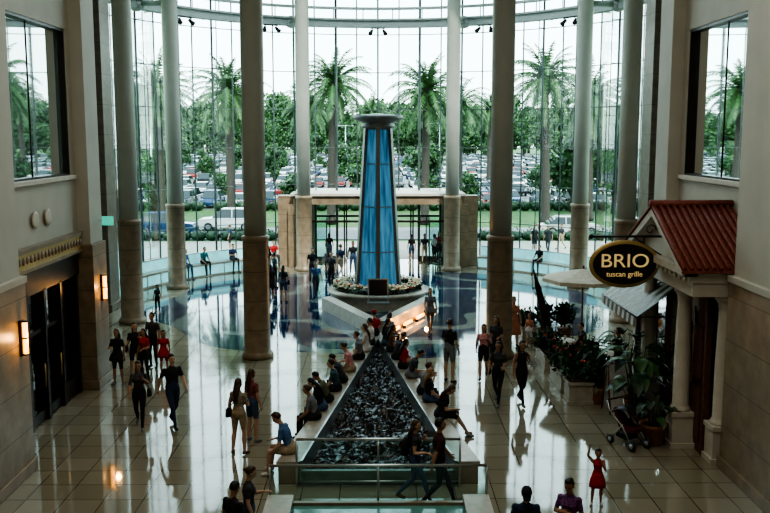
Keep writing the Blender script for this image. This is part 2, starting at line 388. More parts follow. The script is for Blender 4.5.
# right / centre walkers
person(W_,1.9,32.3,185,'walk',1.70,GRY,GRY,0,HBR,True,('down','fwd'),skirt=.12,kind='print')
person(M_,2.08,25.7,-40,H=1.88,top=BLK,bot=GRY,shorts=True,skin=0,hair=HBR,arms=('fold','down'),look=(20,10))
person(W_,3.13,26.1,170,'walk',1.68,PNK,BLK,0,HBR,True,('strap','back'),kind='print',shorts=True,bag=-1)
person(W_,3.62,27.0,150,H=1.70,top=DG,bot=BLK,skirt=.2,skin=1,long=True,arms=('carry','down'))
person(W_,3.22,23.5,160,'walk',1.76,DG,BLK,1,HB,True,('carry','fwd'),bag=1)
person(W_,3.85,23.5,195,'walk',1.78,BLK,BLK,1,HB,True,('strap','down'),sleeve=0,bag=-1.5)
person(W_,4.62,30.1,185,H=1.76,top=PEA,bot=PEA,skirt=.5,skin=0,hair=HBL,long=True,arms=('down','hold'),sleeve=0)
person('girl',5.15,30.0,140,H=1.18,top=PEA,bot=WHT,skirt=.1,skin=0,hair=HBR,long=True,arms=('down','down'))
# bridge
person(W_,.72,16.95,-95,'walk',1.72,DG,JEAN,0,HBR,True,('strap','carry'),pack=BLK,sleeve=.4)
person(M_,1.18,16.75,-80,'walk',1.82,(.05,.012,.015),BLK,1,HB,arms=('fwd','back'),sleeve=.8)
# foreground
person(M_,-2.35,13.9,-40,H=1.66,top=BLK,bot=BLK,skin=1,arms=('carry','down'),look=(0,20))
person(W_,-2.2,14.6,-80,H=1.66,top=DG,bot=JEAN,skin=0,hair=HBR,arms=('phone','down'),look=(0,20))
person(M_,2.35,13.65,175,H=1.68,top=NAVY,bot=KHA,skin=0,hair=HBR,hat=BLK,arms=('phone','carry'),look=(0,25))
person(W_,3.1,13.9,150,H=1.72,top=PUR,bot=BLK,skin=1,hair=HB,arms=('carry','fold'),look=(0,20),kind='print')
person('girl',4.28,16.8,170,H=1.14,top=RED,bot=RED,skirt=.35,skin=1,hair=HB,arms=('face','up'),sleeve=0)
# outside & entrance people
for i,(x,y,yw) in enumerate([(1.9,50.5,10),(2.65,50.9,170),(3.15,50.1,-60),(3.5,51.2,180),(-.6,54.5,180),(.8,56,0),(9.6,54.8,190),(10.4,54.6,160),(7.6,57.5,90),(8.6,60.2,-90),(-9.2,55.6,90),(-6.4,58.5,200),(-2.8,51.4,0),(11.6,56.5,120)]):
    person(W_ if i%3==0 else M_,x,y,yw,'walk' if i%2 else 'stand',1.62+.04*(i%4),[BLK,DG,WHT,RED,NAVY,GRY][i%6],[JEAN,KHA,BLK,DG][i%4],i%3,[HB,HBR][i%2],i%3==0,shorts=i%2==0,seed=i)
def bench(ang,name,**k):
    a=math.radians(ang); r=11.75
    person(name,CX+r*math.cos(a),CY+r*math.sin(a),ang+90,'sit',seat=.66,**k)
bench(146,W_,top=BLU,bot=JEAN,skin=1,long=True,lean=8,arms=('lap','lap'))
bench(140,M_,top=TEA,bot=BLK,lean=14,arms=('knee','knee'))
bench(131,M_,top=NAVY,bot=DG,lean=10,arms=('lap','phone'))
bench(122,W_,top=BLU,bot=BLU,long=True,lean=4,arms=('lap','lap'))
bench(118.9,M_,top=RED,bot=DG,lean=4,arms=('lap','lap'))
bench(44,M_,top=BLK,bot=DG,lean=6,arms=('knee','knee'))
# ledge sitters
AP_=(0.0,30.8); FT=(2.12,17.95); IA=(0.0,29.3); IF=(1.60,17.95)
def ledge(side,Y,name,off=.18,dy=0,**k):
    x=FT[0]*(AP_[1]-Y)/(AP_[1]-FT[1]); dx,dyy=FT[0],-(AP_[1]-FT[1]); l=math.hypot(dx,dyy); nx,ny=-dyy/l,dx/l
    px,py=x-nx*off,Y-ny*off
    yaw=math.degrees(math.atan2(-nx,ny))+dy
    if side<0: px=-px; yaw=-yaw
    person(name,px,py,yaw,'sit',**k)
ledge(1,28.4,W_,top=DG,bot=JEAN,skin=0,long=True,lean=8,arms=('lap','phone'))
ledge(1,27.5,W_,top=BRN,bot=BLK,skin=1,long=True,lean=8,arms=('lap','lap'))
ledge(1,26.6,M_,top=DG,bot=BLK,hair=HBR,lean=20,arms=('knee','knee'),look=(0,20))
ledge(1,25.5,W_,top=RED,bot=BLK,skin=0,long=True,lean=10,arms=('lap','phone'),dy=15)
ledge(1,24.5,M_,top=DG,bot=GRY,skin=1,lean=25,arms=('knee','phone'),look=(0,25),shorts=True)
ledge(1,22.9,M_,top=GRY,bot=BLK,skin=0,lean=18,arms=('knee','face'),hair=HBR)
ledge(1,22.2,W_,top=BLK,bot=JEAN,skin=0,hair=HBL,long=True,lean=8,arms=('lap','lap'),shorts=True)
ledge(1,20.9,W_,top=BLK,bot=BLK,skin=0,hair=HBR,long=True,lean=22,arms=('lap','phone'),look=(0,30),legs='out',skirt=.3,phone=True,dy=-6)
ledge(-1,28.5,M_,top=WHT,bot=DG,skin=1,lean=5,arms=('lap','lap'))
ledge(-1,27.6,W_,top=WHT,bot=WHT,skin=0,hair=HBR,long=True,lean=6,arms=('lap','lap'))
ledge(-1,26.6,M_,top=GRY,bot=BLK,skin=0,hair=HBR,lean=12,arms=('lap','lap'))
ledge(-1,25.2,W_,top=PNK,bot=KHA,skin=0,hair=HBR,lean=18,arms=('lap','phone'),look=(0,20))
ledge(-1,24.0,M_,top=DG,bot=BLK,skin=1,lean=25,arms=('knee','knee'),look=(0,20))
ledge(-1,23.2,M_,top=(.03,.08,.09),bot=BLK,skin=0,lean=15,arms=('knee','lap'))
ledge(-1,22.2,M_,top=OLV,bot=BLK,skin=1,lean=28,arms=('knee','phone'),look=(0,25))
ledge(-1,21.5,W_,top=BLK,bot=JEAN,skin=0,long=True,lean=22,arms=('lap','phone'),look=(0,25))
ledge(-1,20.8,W_,top=GRY,bot=BLK,skin=1,lean=20,arms=('knee','lap'),hair=HBR)
ledge(-1,18.5,M_,top=BLU,bot=KHA,skin=0,hair=HBR,lean=22,arms=('knee','phone'),look=(0,25),shorts=True,H=1.86,phone=True)
person(W_,-.10,29.75,20,'sit',top=RED,bot=BLK,hat=RED,skin=0,lean=6,arms=('lap','lap'))
person(W_,.34,29.4,-40,'sit',top=BLU,bot=BLK,hair=HBR,skin=0,lean=6,long=True,arms=('lap','lap'))
# patio guests
person(M_,6.55,27.9,100,'sit',seat=.46,top=DG,bot=BLK,lean=10,arms=('lap','lap'))
person(W_,5.95,26.2,-90,'sit',seat=.46,top=RED,bot=BLK,lean=10,long=True,arms=('lap','lap'))
person(M_,6.9,25.2,60,'stand',1.74,top=DG,bot=BLK,arms=('carry','down'),skin=1)

# ------------------------------------------------------------ room shell
f=MB()
pts=[(14,-3),(14,CY)]+[(14*math.cos(pi*i/48),CY+14*math.sin(pi*i/48)) for i in range(1,48)]+[(-14,CY),(-14,-3)]
f.add([(x,y,0) for x,y in pts],[tuple(range(len(pts)))],0)
f.add([(x,y,-.3) for x,y in pts],[tuple(reversed(range(len(pts))))],0)
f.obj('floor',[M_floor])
c=MB()
ro=7.5; n=48
inn=[(CX+ro*math.cos(2*pi*i/n),CY+ro*math.sin(2*pi*i/n)) for i in range(n)]
out=[]
for i in range(n):
    a=2*pi*i/n; ca,sa=math.cos(a),math.sin(a); t=14.5/max(abs(ca),abs(sa)); out.append((CX+t*ca,CY+t*sa))
c.add([(x,y,17) for x,y in inn+out],[(i,n+i,n+(i+1)%n,(i+1)%n) for i in range(n)],0)
c.add([(x,y,17.4) for x,y in inn+out],[(i,(i+1)%n,n+(i+1)%n,n+i) for i in range(n)],0)
c.add([(x,y,z) for z in(17,17.4) for x,y in inn],[(i,(i+1)%n,n+(i+1)%n,n+i) for i in range(n)],0)
c.box(-14.5,14.5,-3.2,CY-14.5,17,17.4)
c.obj('ceiling',[M_cream])
def side(sg,nm):
    w=MB()
    def bx(a,b,y0,y1,z0,z1,mi=0):
        x0,x1=sorted((sg*a,sg*b)); w.box(x0,x1,y0,y1,z0,z1,mi)
    bx(7.55,9.3,-3,18.8,4.15,17); bx(7.47,9.3,-3,18.88,0,4.15,1)
    bx(7.42,9.3,-3,18.93,0,.25,1); bx(7.44,9.3,-3,18.91,4.1,4.25,0)
    bx(8.4,9.3,18.8,25.2,10.0,17); bx(8.4,9.3,18.8,25.2,4.5,6.1); bx(8.4,9.3,18.8,20.2,6.1,10.0); bx(8.4,9.3,24.75,25.2,6.1,10)
    bx(9.1,9.3,18.8,25.2,0,4.5,2); bx(8.4,9.3,18.8,25.2,4.2,4.5,2)
    bx(8.05,9.3,25.1,26.2,4.15,17); bx(7.98,9.3,25.03,26.27,0,4.15,1); bx(7.93,9.3,24.98,26.3,0,.25,1)
    bx(9.3,13.6,25.8,26.2,0,17); bx(13.2,13.6,26.2,38.4,0,17)
    bx(8.3,8.45,20.0,24.95,6.0,6.12,3)
    w.obj('wall_'+nm,[M_cream,M_stone,M_dark,M_white],bevel=.012)
    g=MB()
    xs=sg*8.55
    g.add([(xs,20.2,6.1),(xs,24.75,6.1),(xs,24.75,10),(xs,20.2,10)],[(0,1,2,3)],0)
    for yy in(20.2,24.70): x0,x1=sorted((sg*8.42,sg*8.58)); g.box(x0,x1,yy,yy+.05,6.1,10,1)
    for yy in(22.4,): x0,x1=sorted((sg*8.53,sg*8.56)); g.box(x0,x1,yy,yy+.025,6.1,10,1)
    for zz in(6.1,9.93): x0,x1=sorted((sg*8.42,sg*8.58)); g.box(x0,x1,20.2,24.75,zz,zz+.07,1)
    g.obj('window_2' if sg<0 else 'window_3',[M_mir,M_dark])
    p=MB(); x0,x1=sorted((sg*10.95,sg*12.3)); p.box(x0,x1,36.4,37.7,0,16.98,0); p.box(x0-.06,x1+.06,36.34,37.76,0,.3,0); p.obj('stone_pier',[M_dstone],bevel=.02)
side(-1,'left'); side(1,'right')
b=MB(); b.box(-9.3,9.3,-3.3,-3,0,17); b.obj('wall_back',[M_cream])

# left storefront with a shallow lit display
s=MB()
s.box(-8.72,-8.38,18.95,25.0,3.35,4.05,0)
for yy in(18.95,20.0,21.15,22.3,23.45,24.7): s.box(-8.72,-8.38,yy,yy+.14,0,3.4,0)
for yy in(18.99,23.59): s.box(-8.72,-8.42,yy,yy+1.1,0,.55,0)
for yy in(20.14,21.29,22.44):
    s.box(-8.6,-8.46,yy,yy+.07,.05,3.35,0); s.box(-8.6,-8.46,yy+.94,yy+1.01,.05,3.35,0); s.box(-8.6,-8.46,yy,yy+1.0,2.3,2.4,0); s.box(-8.6,-8.46,yy,yy+1.0,.05,.3,0)
    s.tube([(-8.38,yy+.85,.9),(-8.38,yy+.85,1.5)],.02,6,2)
s.add([(-8.55,18.95,.0),(-8.55,25,.0),(-8.55,25,3.4),(-8.55,18.95,3.4)],[(0,1,2,3)],1)
s.obj('door_1',[M_dark,M_sglass,M_gold])
s=MB()
rr=random.Random(5)
for zz in(.6,1.2,1.8,2.4): 
    s.box(-9.08,-8.8,19.0,24.9,zz,zz+.04,0)
    y=19.1
    while y<24.6:
        w=rr.uniform(.12,.3); h=rr.uniform(.15,.4); s.box(-9.02,-8.88,y,y+w,zz+.04,zz+.04+h,rr.choice((1,2,3,4))); y+=w+rr.uniform(.05,.25)
for yy in(19.0,21,23,24.86): s.box(-9.08,-8.8,yy,yy+.04,0,2.6,0)
for i in range(5): s.box(-8.95,-8.85,19.5+i*1.15,19.9+i*1.15,3.2,3.25,5)
s.obj('shop_display_shelf',[M_wood,M_red,M_white,M_gold,M_stone,mat('display_lamp',(1,.8,.5),.4,emit=(1,.75,.4),es=5)])
t=MB(); t.box(-8.5,-8.28,18.95,25.0,4.03,4.5,0); t.box(-8.5,-8.22,18.95,25.0,4.45,4.55,1); t.box(-8.5,-8.24,18.95,25.0,3.98,4.06,1)
for i in range(26):
    yy=19.0+i*.235; t.ell((-8.27,yy,4.26),(.03,.08,.10),1,8,5)
t.obj('trim_1',[M_gold,M_stone])
def sconce(x,y,z,sg):
    m=MB(); m.box(-.03,.03,-.07,.07,-.38,.38,1); m.tube([(.08,0,-.33),(.08,0,.33)],.05,10,0)
    for zz in(-.35,0,.35): m.lathe([(.06,-.015),(.07,0),(.06,.015)],(.08,0,zz),12,1)
    m.obj('wall_sconce',[M_amber,M_dark],(x,y,z),0 if sg<0 else pi)
sconce(-7.44,18.45,3.0,-1); sconce(-7.95,25.65,2.85,-1)
for xs,ys in((-8.36,21.9),(-8.36,22.75),(8.36,20.1)):
    m=MB(); m.lathe([(.20,0),(.21,.03),(.16,.05),(.06,.03),(.01,.04)],n=20,mi=0); o=m.obj('wall_speaker',[M_white],(xs,ys,5.15)); o.rotation_euler=(0,pi/2 if xs<0 else -pi/2,0)
m=MB(); m.box(-.02,.3,-.03,.03,-.13,.13,0); m.box(-.1,0,-.02,.02,-.02,.02,1); m.obj('exit_sign',[mat('exit_green',(.05,.4,.3),.4,emit=(.1,.8,.6),es=.4),M_steel],(-7.93,25.9,4.75))

# rotunda columns
for i in range(8):
    a=math.radians(22.5+45*i); x,y=CX+10.3*math.cos(a),CY+10.3*math.sin(a)
    m=MB()
    m.lathe([(.52,0),(.52,.12),(.46,.2),(.43,.24),(.42,3.85),(.45,3.88),(.45,3.98),(.38,4.02)],n=32,mi=1)
    m.lathe([(.36,3.9),(.355,9),(.36,9.02),(.355,16.4),(.44,16.5),(.5,16.98)],n=32,mi=0)
    m.obj('column',[M_col,M_stone],(x,y,0))
m=MB()
def ring(m,R0,R1,z0,z1,a0=-20,a1=200,mi=0,n=80,c=(CX,CY)):
    rr=[]
    for i in range(n+1):
        a=math.radians(a0+(a1-a0)*i/n); ca,sa=math.cos(a),math.sin(a)
        rr.append([(c[0]+R*ca,c[1]+R*sa,z) for R,z in((R0,z0),(R1,z0),(R1,z1),(R0,z1))])
    m.loft(rr,mi,False)
ring(m,11.9,12.35,13.0,13.35,0,180); ring(m,11.7,12.5,13.35,13.44,0,180); ring(m,12.0,12.2,13.95,14.08,0,180)
for i in range(24):
    a=math.radians(2+i*176/23); ca,sa=math.cos(a),math.sin(a)
    m.tube([(CX+12.1*ca,CY+12.1*sa,13.4),(CX+12.1*ca,CY+12.1*sa,14.0)],.03,5,0)
    m.tube([(CX+12.3*ca,CY+12.3*sa,13.2),(CX+13.7*ca,CY+13.7*sa,13.2)],.04,5,0)
for i in(0,1,2,3):
    a=math.radians(22.5+45*i); ca,sa=math.cos(a),math.sin(a)
    m.tube([(CX+10.5*ca,CY+10.5*sa,13.2),(CX+12*ca,CY+12*sa,13.2)],.13,8,0); m.ell((CX+12.1*ca,CY+12.1*sa,13.2),(.38,.38,.34),0)
m.obj('ring_beam',[M_ring])
for a in(90,62,118,38,142):
    ar=math.radians(a); m=MB()
    m.box(-.4,.4,-.03,.03,-.05,.0,0)
    for s_ in(-1,1):
        m.tube([(s_*.3,0,-.03),(s_*.3,0,-.15)],.02,6,0); m.tube([(s_*.3,.08,-.12),(s_*.42,-.16,-.34)],[.07,.12],10,0)
    m.obj('spotlight_fixture',[M_black],(CX+12.1*math.cos(ar),CY+12.1*math.sin(ar),13.0),ar-pi/2)

# curtain wall
GR=13.75; m=MB(); n=36
def gp(i,z): a=pi*i/n; return (CX+GR*math.cos(a),CY+GR*math.sin(a),z)
for i in range(n):
    z0=4.06 if 16<=i<=19 else 0
    m.add([gp(i,z0),gp(i+1,z0),gp(i+1,17),gp(i,17)],[(0,1,2,3)],0)
m.obj('window_1',[M_glass])
m=MB()
for i in range(n+1):
    a=pi*i/n; z0=4.06 if 17<=i<=19 else 0
    x,y=CX+(GR-.05)*math.cos(a),CY+(GR-.05)*math.sin(a)
    m.tube([(x,y,z0),(x,y,17)],.04 if i%2 else .06,6,0)
    if i%2==0:
        x2,y2=CX+(GR-.55)*math.cos(a),CY+(GR-.55)*math.sin(a); m.tube([(x2,y2,z0),(x2,y2,17)],.025,5,0)
        for z in np.arange(4.4,17,2.1): m.tube([(x,y,z),(x2,y2,z)],.02,4,0)
for z in np.arange(2.3,17,2.1):
    if z<3.9:
        for a0,a1 in((0,79),(101,180)): ring(m,GR-.03,GR+.03,z-.02,z+.02,a0,a1,n=24)
    else: ring(m,GR-.03,GR+.03,z-.02,z+.02,0,180,n=48)
ring(m,GR-.12,GR+.1,0,.25,0,80,n=24); ring(m,GR-.12,GR+.1,0,.25,100,180,n=24)
m.obj('curtain_wall_frame',[M_frame])
for a0,a1 in((-2,62),(118,182)):
    m=MB(); ring(m,11.5,12.1,.56,.66,a0,a1,0,40); ring(m,11.58,12.0,.08,.56,a0,a1,1,40); ring(m,11.52,12.05,0,.08,a0,a1,0,40)
    for i in range(13):
        a=math.radians(a0+(a1-a0)*i/12); x,y=CX+11.56*math.cos(a),CY+11.56*math.sin(a); m.tube([(x,y,.0),(x,y,.58)],.03,6,2)
    ring(m,12.05,12.09,.66,1.15,a0,a1,1,40); ring(m,12.03,12.11,1.15,1.20,a0,a1,2,40)
    m.obj('curved_bench',[M_ledge,M_teal,M_steel])
# entrance vestibule
m=MB()
m.box(-4.6,4.6,48.9,53.6,3.45,3.95,0); m.box(-4.75,4.75,48.75,53.75,3.92,4.05,1)
for sx in(-1,1):
    for yy in(49.2,52.9):
        x0,x1=sorted((sx*3.75,sx*4.9)); m.box(x0,x1,yy-.35,yy+.5,0,3.45,0)
    x0,x1=sorted((sx*4.7,sx*5.5)); m.box(x0,x1,49.4,50.2,0,3.9,0)
    m.add([(sx*4.3,49.6,0),(sx*4.3,52.6,0),(sx*4.3,52.6,3.45),(sx*4.3,49.6,3.45)],[(0,1,2,3)],3)
for yy in(49.6,53.0):
    for x in(-3.75,-1.9,0,1.9,3.68): m.box(x,x+.08,yy,yy+.1,0,3.45,2)
    for x in(-2.85,-.95,.95,2.85): m.box(x-.03,x+.03,yy,yy+.08,0,2.4,2)
    m.box(-3.75,3.75,yy,yy+.1,2.4,2.52,2)
    for x0,x1 in((-3.7,-2.85),(2.85,3.7),(-.9,0),(0,.9)): m.add([(x0,yy+.05,0),(x1,yy+.05,0),(x1,yy+.05,2.4),(x0,yy+.05,2.4)],[(0,1,2,3)],3)
m.obj('door_2',[M_stone,M_white,M_dark,M_rail],bevel=0)

# ------------------------------------------------------------ central tower
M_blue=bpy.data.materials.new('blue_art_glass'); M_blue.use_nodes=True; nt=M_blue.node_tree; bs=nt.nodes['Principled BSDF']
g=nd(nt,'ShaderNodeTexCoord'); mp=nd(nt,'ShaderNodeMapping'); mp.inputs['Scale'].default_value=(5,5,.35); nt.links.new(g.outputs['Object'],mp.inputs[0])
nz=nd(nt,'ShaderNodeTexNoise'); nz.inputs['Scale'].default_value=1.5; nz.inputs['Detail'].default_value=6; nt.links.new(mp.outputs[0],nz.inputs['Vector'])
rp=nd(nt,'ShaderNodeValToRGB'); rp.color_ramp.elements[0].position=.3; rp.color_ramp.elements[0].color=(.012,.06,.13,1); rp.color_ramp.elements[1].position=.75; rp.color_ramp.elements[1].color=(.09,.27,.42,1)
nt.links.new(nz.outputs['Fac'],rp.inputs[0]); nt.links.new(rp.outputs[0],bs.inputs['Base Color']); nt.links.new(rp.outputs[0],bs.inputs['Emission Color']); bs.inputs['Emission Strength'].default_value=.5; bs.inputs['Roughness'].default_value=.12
m=MB()
def hexr(r,z,n=6,a0=-90): return [(r*math.cos(math.radians(a0+360/n*j)),r*math.sin(math.radians(a0+360/n*j)),z) for j in range(n)]
m.loft([hexr(1.02,.75),hexr(.86,3.0),hexr(.66,6.0),hexr(.56,7.45)],1,False)
for j in range(6):
    a=math.radians(-90+60*j); ca,sa=math.cos(a),math.sin(a); px,py=-sa*.085,ca*.085
    rr=[]
    for r,z in((1.0,.7),(.84,3.0),(.64,6.0),(.54,7.5)):
        rr.append([(ca*(r-.14)+px,sa*(r-.14)+py,z),(ca*(r+.11)+px,sa*(r+.11)+py,z),(ca*(r+.11)-px,sa*(r+.11)-py,z),(ca*(r-.14)-px,sa*(r-.14)-py,z)])
    m.loft(rr,0,False)
for z,r in((2.3,.91),(4.2,.79),(6.0,.675)): m.loft([hexr(r,z-.02),hexr(r+.02,z-.02),hexr(r+.02,z+.02),hexr(r,z+.02)],2,False)
m.lathe([(1.3,.55),(1.3,.7),(1.12,.75),(1.1,.85),(.9,.86)],n=30,mi=2)
m.lathe([(.56,7.42),(.70,7.5),(.72,7.62),(.66,7.66),(.70,7.74),(1.02,7.84),(1.06,7.88),(1.06,7.99),(1.0,8.02),(.5,8.06),(.02,8.1)],n=36,mi=2)
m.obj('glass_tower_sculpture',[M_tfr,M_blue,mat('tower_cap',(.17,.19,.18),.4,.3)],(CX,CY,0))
m=MB()
m.lathe([(2.15,0),(2.15,.08),(2.05,.12),(2.05,.5),(2.2,.55),(2.2,.66),(1.85,.66),(1.8,.55),(1.3,.56)],n=48,mi=0)
rr=random.Random(3)
m.lathe([(1.3,.5),(1.3,.58),(1.82,.58),(1.82,.5)],n=40,mi=3)
for i in range(46):
    a=rr.uniform(0,2*pi); r=rr.uniform(1.42,1.78); m.leaves((r*math.cos(a),r*math.sin(a),.78),(.2,.2,.18),26,.16,[1,4],rr)
for i in range(520):
    a=rr.uniform(0,2*pi); r=rr.uniform(1.35,1.9); m.ell((r*math.cos(a),r*math.sin(a),rr.uniform(.86,1.02)),(.06,.06,.035),2 if rr.random()<.9 else 5,6,4)
m.obj('flower_planter',[M_ledge,M_leaf,M_white_fl,M_soil,M_leaf2,M_red],(CX,CY,0))
m=MB()
for sx in(-1,1):
    vs=[(sx*2.0,37.3),(sx*2.35,36.9),(sx*.30,32.1),(sx*.05,32.1),(sx*.05,32.6)]
    if sx<0: vs=vs[::-1]
    k=len(vs)
    m.add([(x,y,z) for z in(0,.5) for x,y in vs],[tuple(reversed(range(k))),tuple(range(k,2*k))]+[(i,(i+1)%k,k+(i+1)%k,k+i) for i in range(k)],0)
m.obj('stone_prow_seat',[M_ledge])
m=MB(); m.box(-.38,.38,-.02,.02,.35,.95,0); m.box(-.42,.42,-.03,.03,.95,1.0,1); m.box(-.42,-.36,-.03,.03,0,.95,1); m.box(.36,.42,-.03,.03,0,.95,1); m.box(-.45,.45,-.15,.15,0,.04,1)
m.obj('information_sign',[M_black,M_steel],(0,35.6,.5))
m=MB()
for t in(.15,.4,.65,.9):
    x=2.35+(.30-2.35)*t+.13; y=36.9+(32.1-36.9)*t-.06; m.box(x-.03,x+.03,y-.4,y+.4,.06,.16,0,-.40); m.box(x-.07,x+.07,y-.42,y+.42,0,.06,1,-.40)
m.obj('prow_uplight',[M_amber,M_dark])

# ------------------------------------------------------------ water channel
def wedge(side,m,f0,f1,z0,z1,mi):
    def L2(f,k):
        a=Vector(AP_ if k==0 else FT); b=Vector(IA if k==0 else IF); return a.lerp(b,f)
    q=[L2(f0,0),L2(f0,1),L2(f1,1),L2(f1,0)]
    vs=[(p.x*side,p.y,z) for z in(z0,z1) for p in q]
    m.add(vs,[(0,1,2,3),(4,7,6,5),(0,4,5,1),(1,5,6,2),(2,6,7,3),(3,7,4,0)],mi)
m=MB()
for sd in(-1,1):
    wedge(sd,m,0,1,.40,.48,0); wedge(sd,m,.08,.94,0,.40,1); wedge(sd,m,.95,1.04,.1,.50,2)
m.box(-IF[0],IF[0],17.9,18.0,0,.3,1)
for sd in(-1,1):
    x0,x1=sorted((sd*1.62,sd*2.05)); m.box(x0,x1,11,16.2,0,.4,1); m.box(x0-.03,x1+.03,11,16.22,.4,.48,0)
m.add([(-1.62,11,.3),(1.62,11,.3),(1.62,16.2,.3),(-1.62,16.2,.3)],[(0,1,2,3)],3)
m.box(-1.62,1.62,16.12,16.22,0,.36,1)
m.obj('water_channel',[M_ledge,M_stone,M_steel,M_pool],bevel=0)
m=MB(); NX,NY=44,240; vs=[]
for j in range(NY+1):
    t=j/NY; y=18.0+(IA[1]-18.0)*t; w=IF[0]*(1-t)
    for i in range(NX+1):
        x=-w+2*w*i/NX; p=Vector((x*4.2,y*4.2,0)); v=noise.voronoi(p)[0]; h=.18*(1-min(1,v[0]*1.3))+.08*noise.noise(p*1.7)
        vs.append((x,y,.08+h))
m.add(vs,[(j*(NX+1)+i,j*(NX+1)+i+1,(j+1)*(NX+1)+i+1,(j+1)*(NX+1)+i) for j in range(NY) for i in range(NX)],0,False)
m.obj('river_rock_bed',[M_rock])
for yy,hx in((17.78,1.68),(16.3,2.05)):
    m=MB(); m.tube([(-hx,0,1.02),(hx,0,1.02)],.03,8,0); m.tube([(-hx,0,.12),(hx,0,.12)],.02,8,0)
    for x in(-hx,0,hx) : m.tube([(x,0,0),(x,0,1.02)],.022,8,0)
    m.add([(-hx,0,.14),(hx,0,.14),(hx,0,.98),(-hx,0,.98)],[(0,1,2,3)],1)
    m.obj('glass_railing',[M_steel,M_rail],(0,yy,0))

# ------------------------------------------------------------ restaurant porch (right)
m=MB()
def tcol(m,x,y,h=3.75,mi=0):
    m.box(x-.25,x+.25,y-.25,y+.25,0,.75,mi); m.box(x-.28,x+.28,y-.28,y+.28,.75,.85,mi); m.box(x-.29,x+.29,y-.29,y+.29,0,.12,mi)
    m.lathe([(.24,.85),(.24,.9),(.21,.95),(.19,1.0),(.185,2.2),(.155,h-.35),(.155,h-.3),(.18,h-.27),(.165,h-.22),(.22,h-.12),(.25,h-.1),(.25,h)],(x,y,0),20,mi)
for x,y in((7.05,20.3),(7.6,19.25),(7.05,22.9)): tcol(m,x,y)
m.box(6.75,8.38,18.98,23.3,3.75,4.05,0); m.box(6.65,8.38,18.95,23.4,4.05,4.2,0); m.box(6.55,8.38,18.94,23.45,4.2,4.36,0)
for i in range(14): m.box(6.6,6.7,19.1+i*.31,19.22+i*.31,4.08,4.19,0)
Y0,Y1,YR,ZE,ZR=18.94,23.45,21.2,4.36,5.5
m.add([(6.8,Y0+.1,ZE),(6.8,Y1-.1,ZE),(6.8,YR,ZR-.12),(8.38,Y0+.1,ZE),(8.38,Y1-.1,ZE),(8.38,YR,ZR-.12)],[(0,2,1),(3,4,5),(0,3,5,2),(1,2,5,4)],0)
for ya in(Y0,Y1):
    m.add([(6.48,ya,ZE),(6.82,ya,ZE),(6.82,YR,ZR),(6.48,YR,ZR),(6.48,ya,ZE-.16),(6.82,ya,ZE-.16),(6.82,YR,ZR-.2),(6.48,YR,ZR-.2)],[(0,1,2,3),(4,7,6,5),(0,3,7,4),(1,5,6,2),(0,4,5,1)],0)
for ya in(Y0-.12,Y1+.12):
    zz=ZE+.02
    m.add([(6.44,ya,zz-.04),(8.38,ya,zz-.04),(8.38,YR,ZR+.02),(6.44,YR,ZR+.02),(6.44,ya,zz-.1),(8.38,ya,zz-.1)],[(0,1,2,3),(0,4,5,1)],1)
    for i in range(12):
        x=6.50+i*.158
        m.tube([(x,ya,zz),(x,ya+(YR-ya)*.33,zz+(ZR+.06-zz)*.33),(x,ya+(YR-ya)*.66,zz+(ZR+.06-zz)*.66),(x,YR,ZR+.06)],.055,6,1)
m.tube([(6.42,YR,ZR+.09),(8.38,YR,ZR+.09)],.09,8,1)
m.box(7.75,8.38,19.45,19.6,0,3.75,2)
m.box(7.32,7.42,19.6,25.0,0,.9,2); m.box(7.32,7.42,19.6,25.0,3.2,3.75,2)
for yy in(19.55,20.3,21.2,22.3,23.4,24.4,24.9): m.box(7.3,7.44,yy,yy+.1,.0,3.3,2)
m.box(7.36,7.40,19.6,21.3,0.1,3.2,2)
m.add([(7.37,21.3,.9),(7.37,25,.9),(7.37,25,3.2),(7.37,21.3,3.2)],[(0,1,2,3)],3)
for (y0,z0) in((19.75,.25),(19.75,1.7),(20.5,.25),(20.5,1.7)): m.box(7.28,7.36,y0,y0+.5,z0,z0+1.2,2)
m.box(7.25,8.38,23.5,25.0,3.7,4.3,0)
m.obj('restaurant_portico',[M_white,M_tile,M_wood,M_sglass],bevel=0)
m=MB(); n=16
for i in range(n):
    y0=21.7+i*.21; y1=y0+.21; mi=i%2
    m.add([(7.3,y0,3.45),(7.3,y1,3.45),(6.35,y1,2.75),(6.35,y0,2.75),(6.33,y0,2.52),(6.33,(y0+y1)/2,2.48),(6.33,y1,2.52)],[(0,3,2,1),(3,4,5,6,2)],mi)
m.tube([(6.35,21.7,2.75),(6.35,25.06,2.75)],.02,5,0); m.tube([(6.35,21.75,2.75),(7.3,21.75,2.75)],.02,5,0); m.tube([(6.35,25.0,2.75),(7.3,25.0,2.75)],.02,5,0)
m.obj('striped_awning',[M_black,mat('awning_white',(.55,.56,.52),.8)])
root=bpy.data.objects.new('restaurant_sign',None); COL.objects.link(root); root.location=(5.87,21.2,4.15)
m=MB()
def ov(a,b,y,n=48): return [(a*math.cos(2*pi*j/n),y,b*math.sin(2*pi*j/n)) for j in range(n)]
m.loft([ov(.80,.53,-.03),ov(.84,.57,-.01),ov(.84,.57,.05),ov(.80,.53,.07)],0)
m.loft([ov(.755,.485,-.045),ov(.755,.485,.085)],1,False)
m.tube([(-.75,.02,.66),(.95,.02,.66)],.028,8,2); m.ell((-.8,.02,.66),(.06,.06,.06),2)
m.tube([(.9,.02,.2),(.5,.02,.45),(.2,.02,.66)],.02,6,2)
for x in(-.45,.45): m.tube([(x,.02,.5),(x,.02,.66)],.015,6,2)
m.tube([(.6+.14*math.cos(t)*(1-t/9),.02,.82+.14*math.sin(t)*(1-t/9)) for t in [i*.5 for i in range(14)]],.014,5,2)
m.obj('sign_board',[M_gold,M_black,M_dark],parent=root)
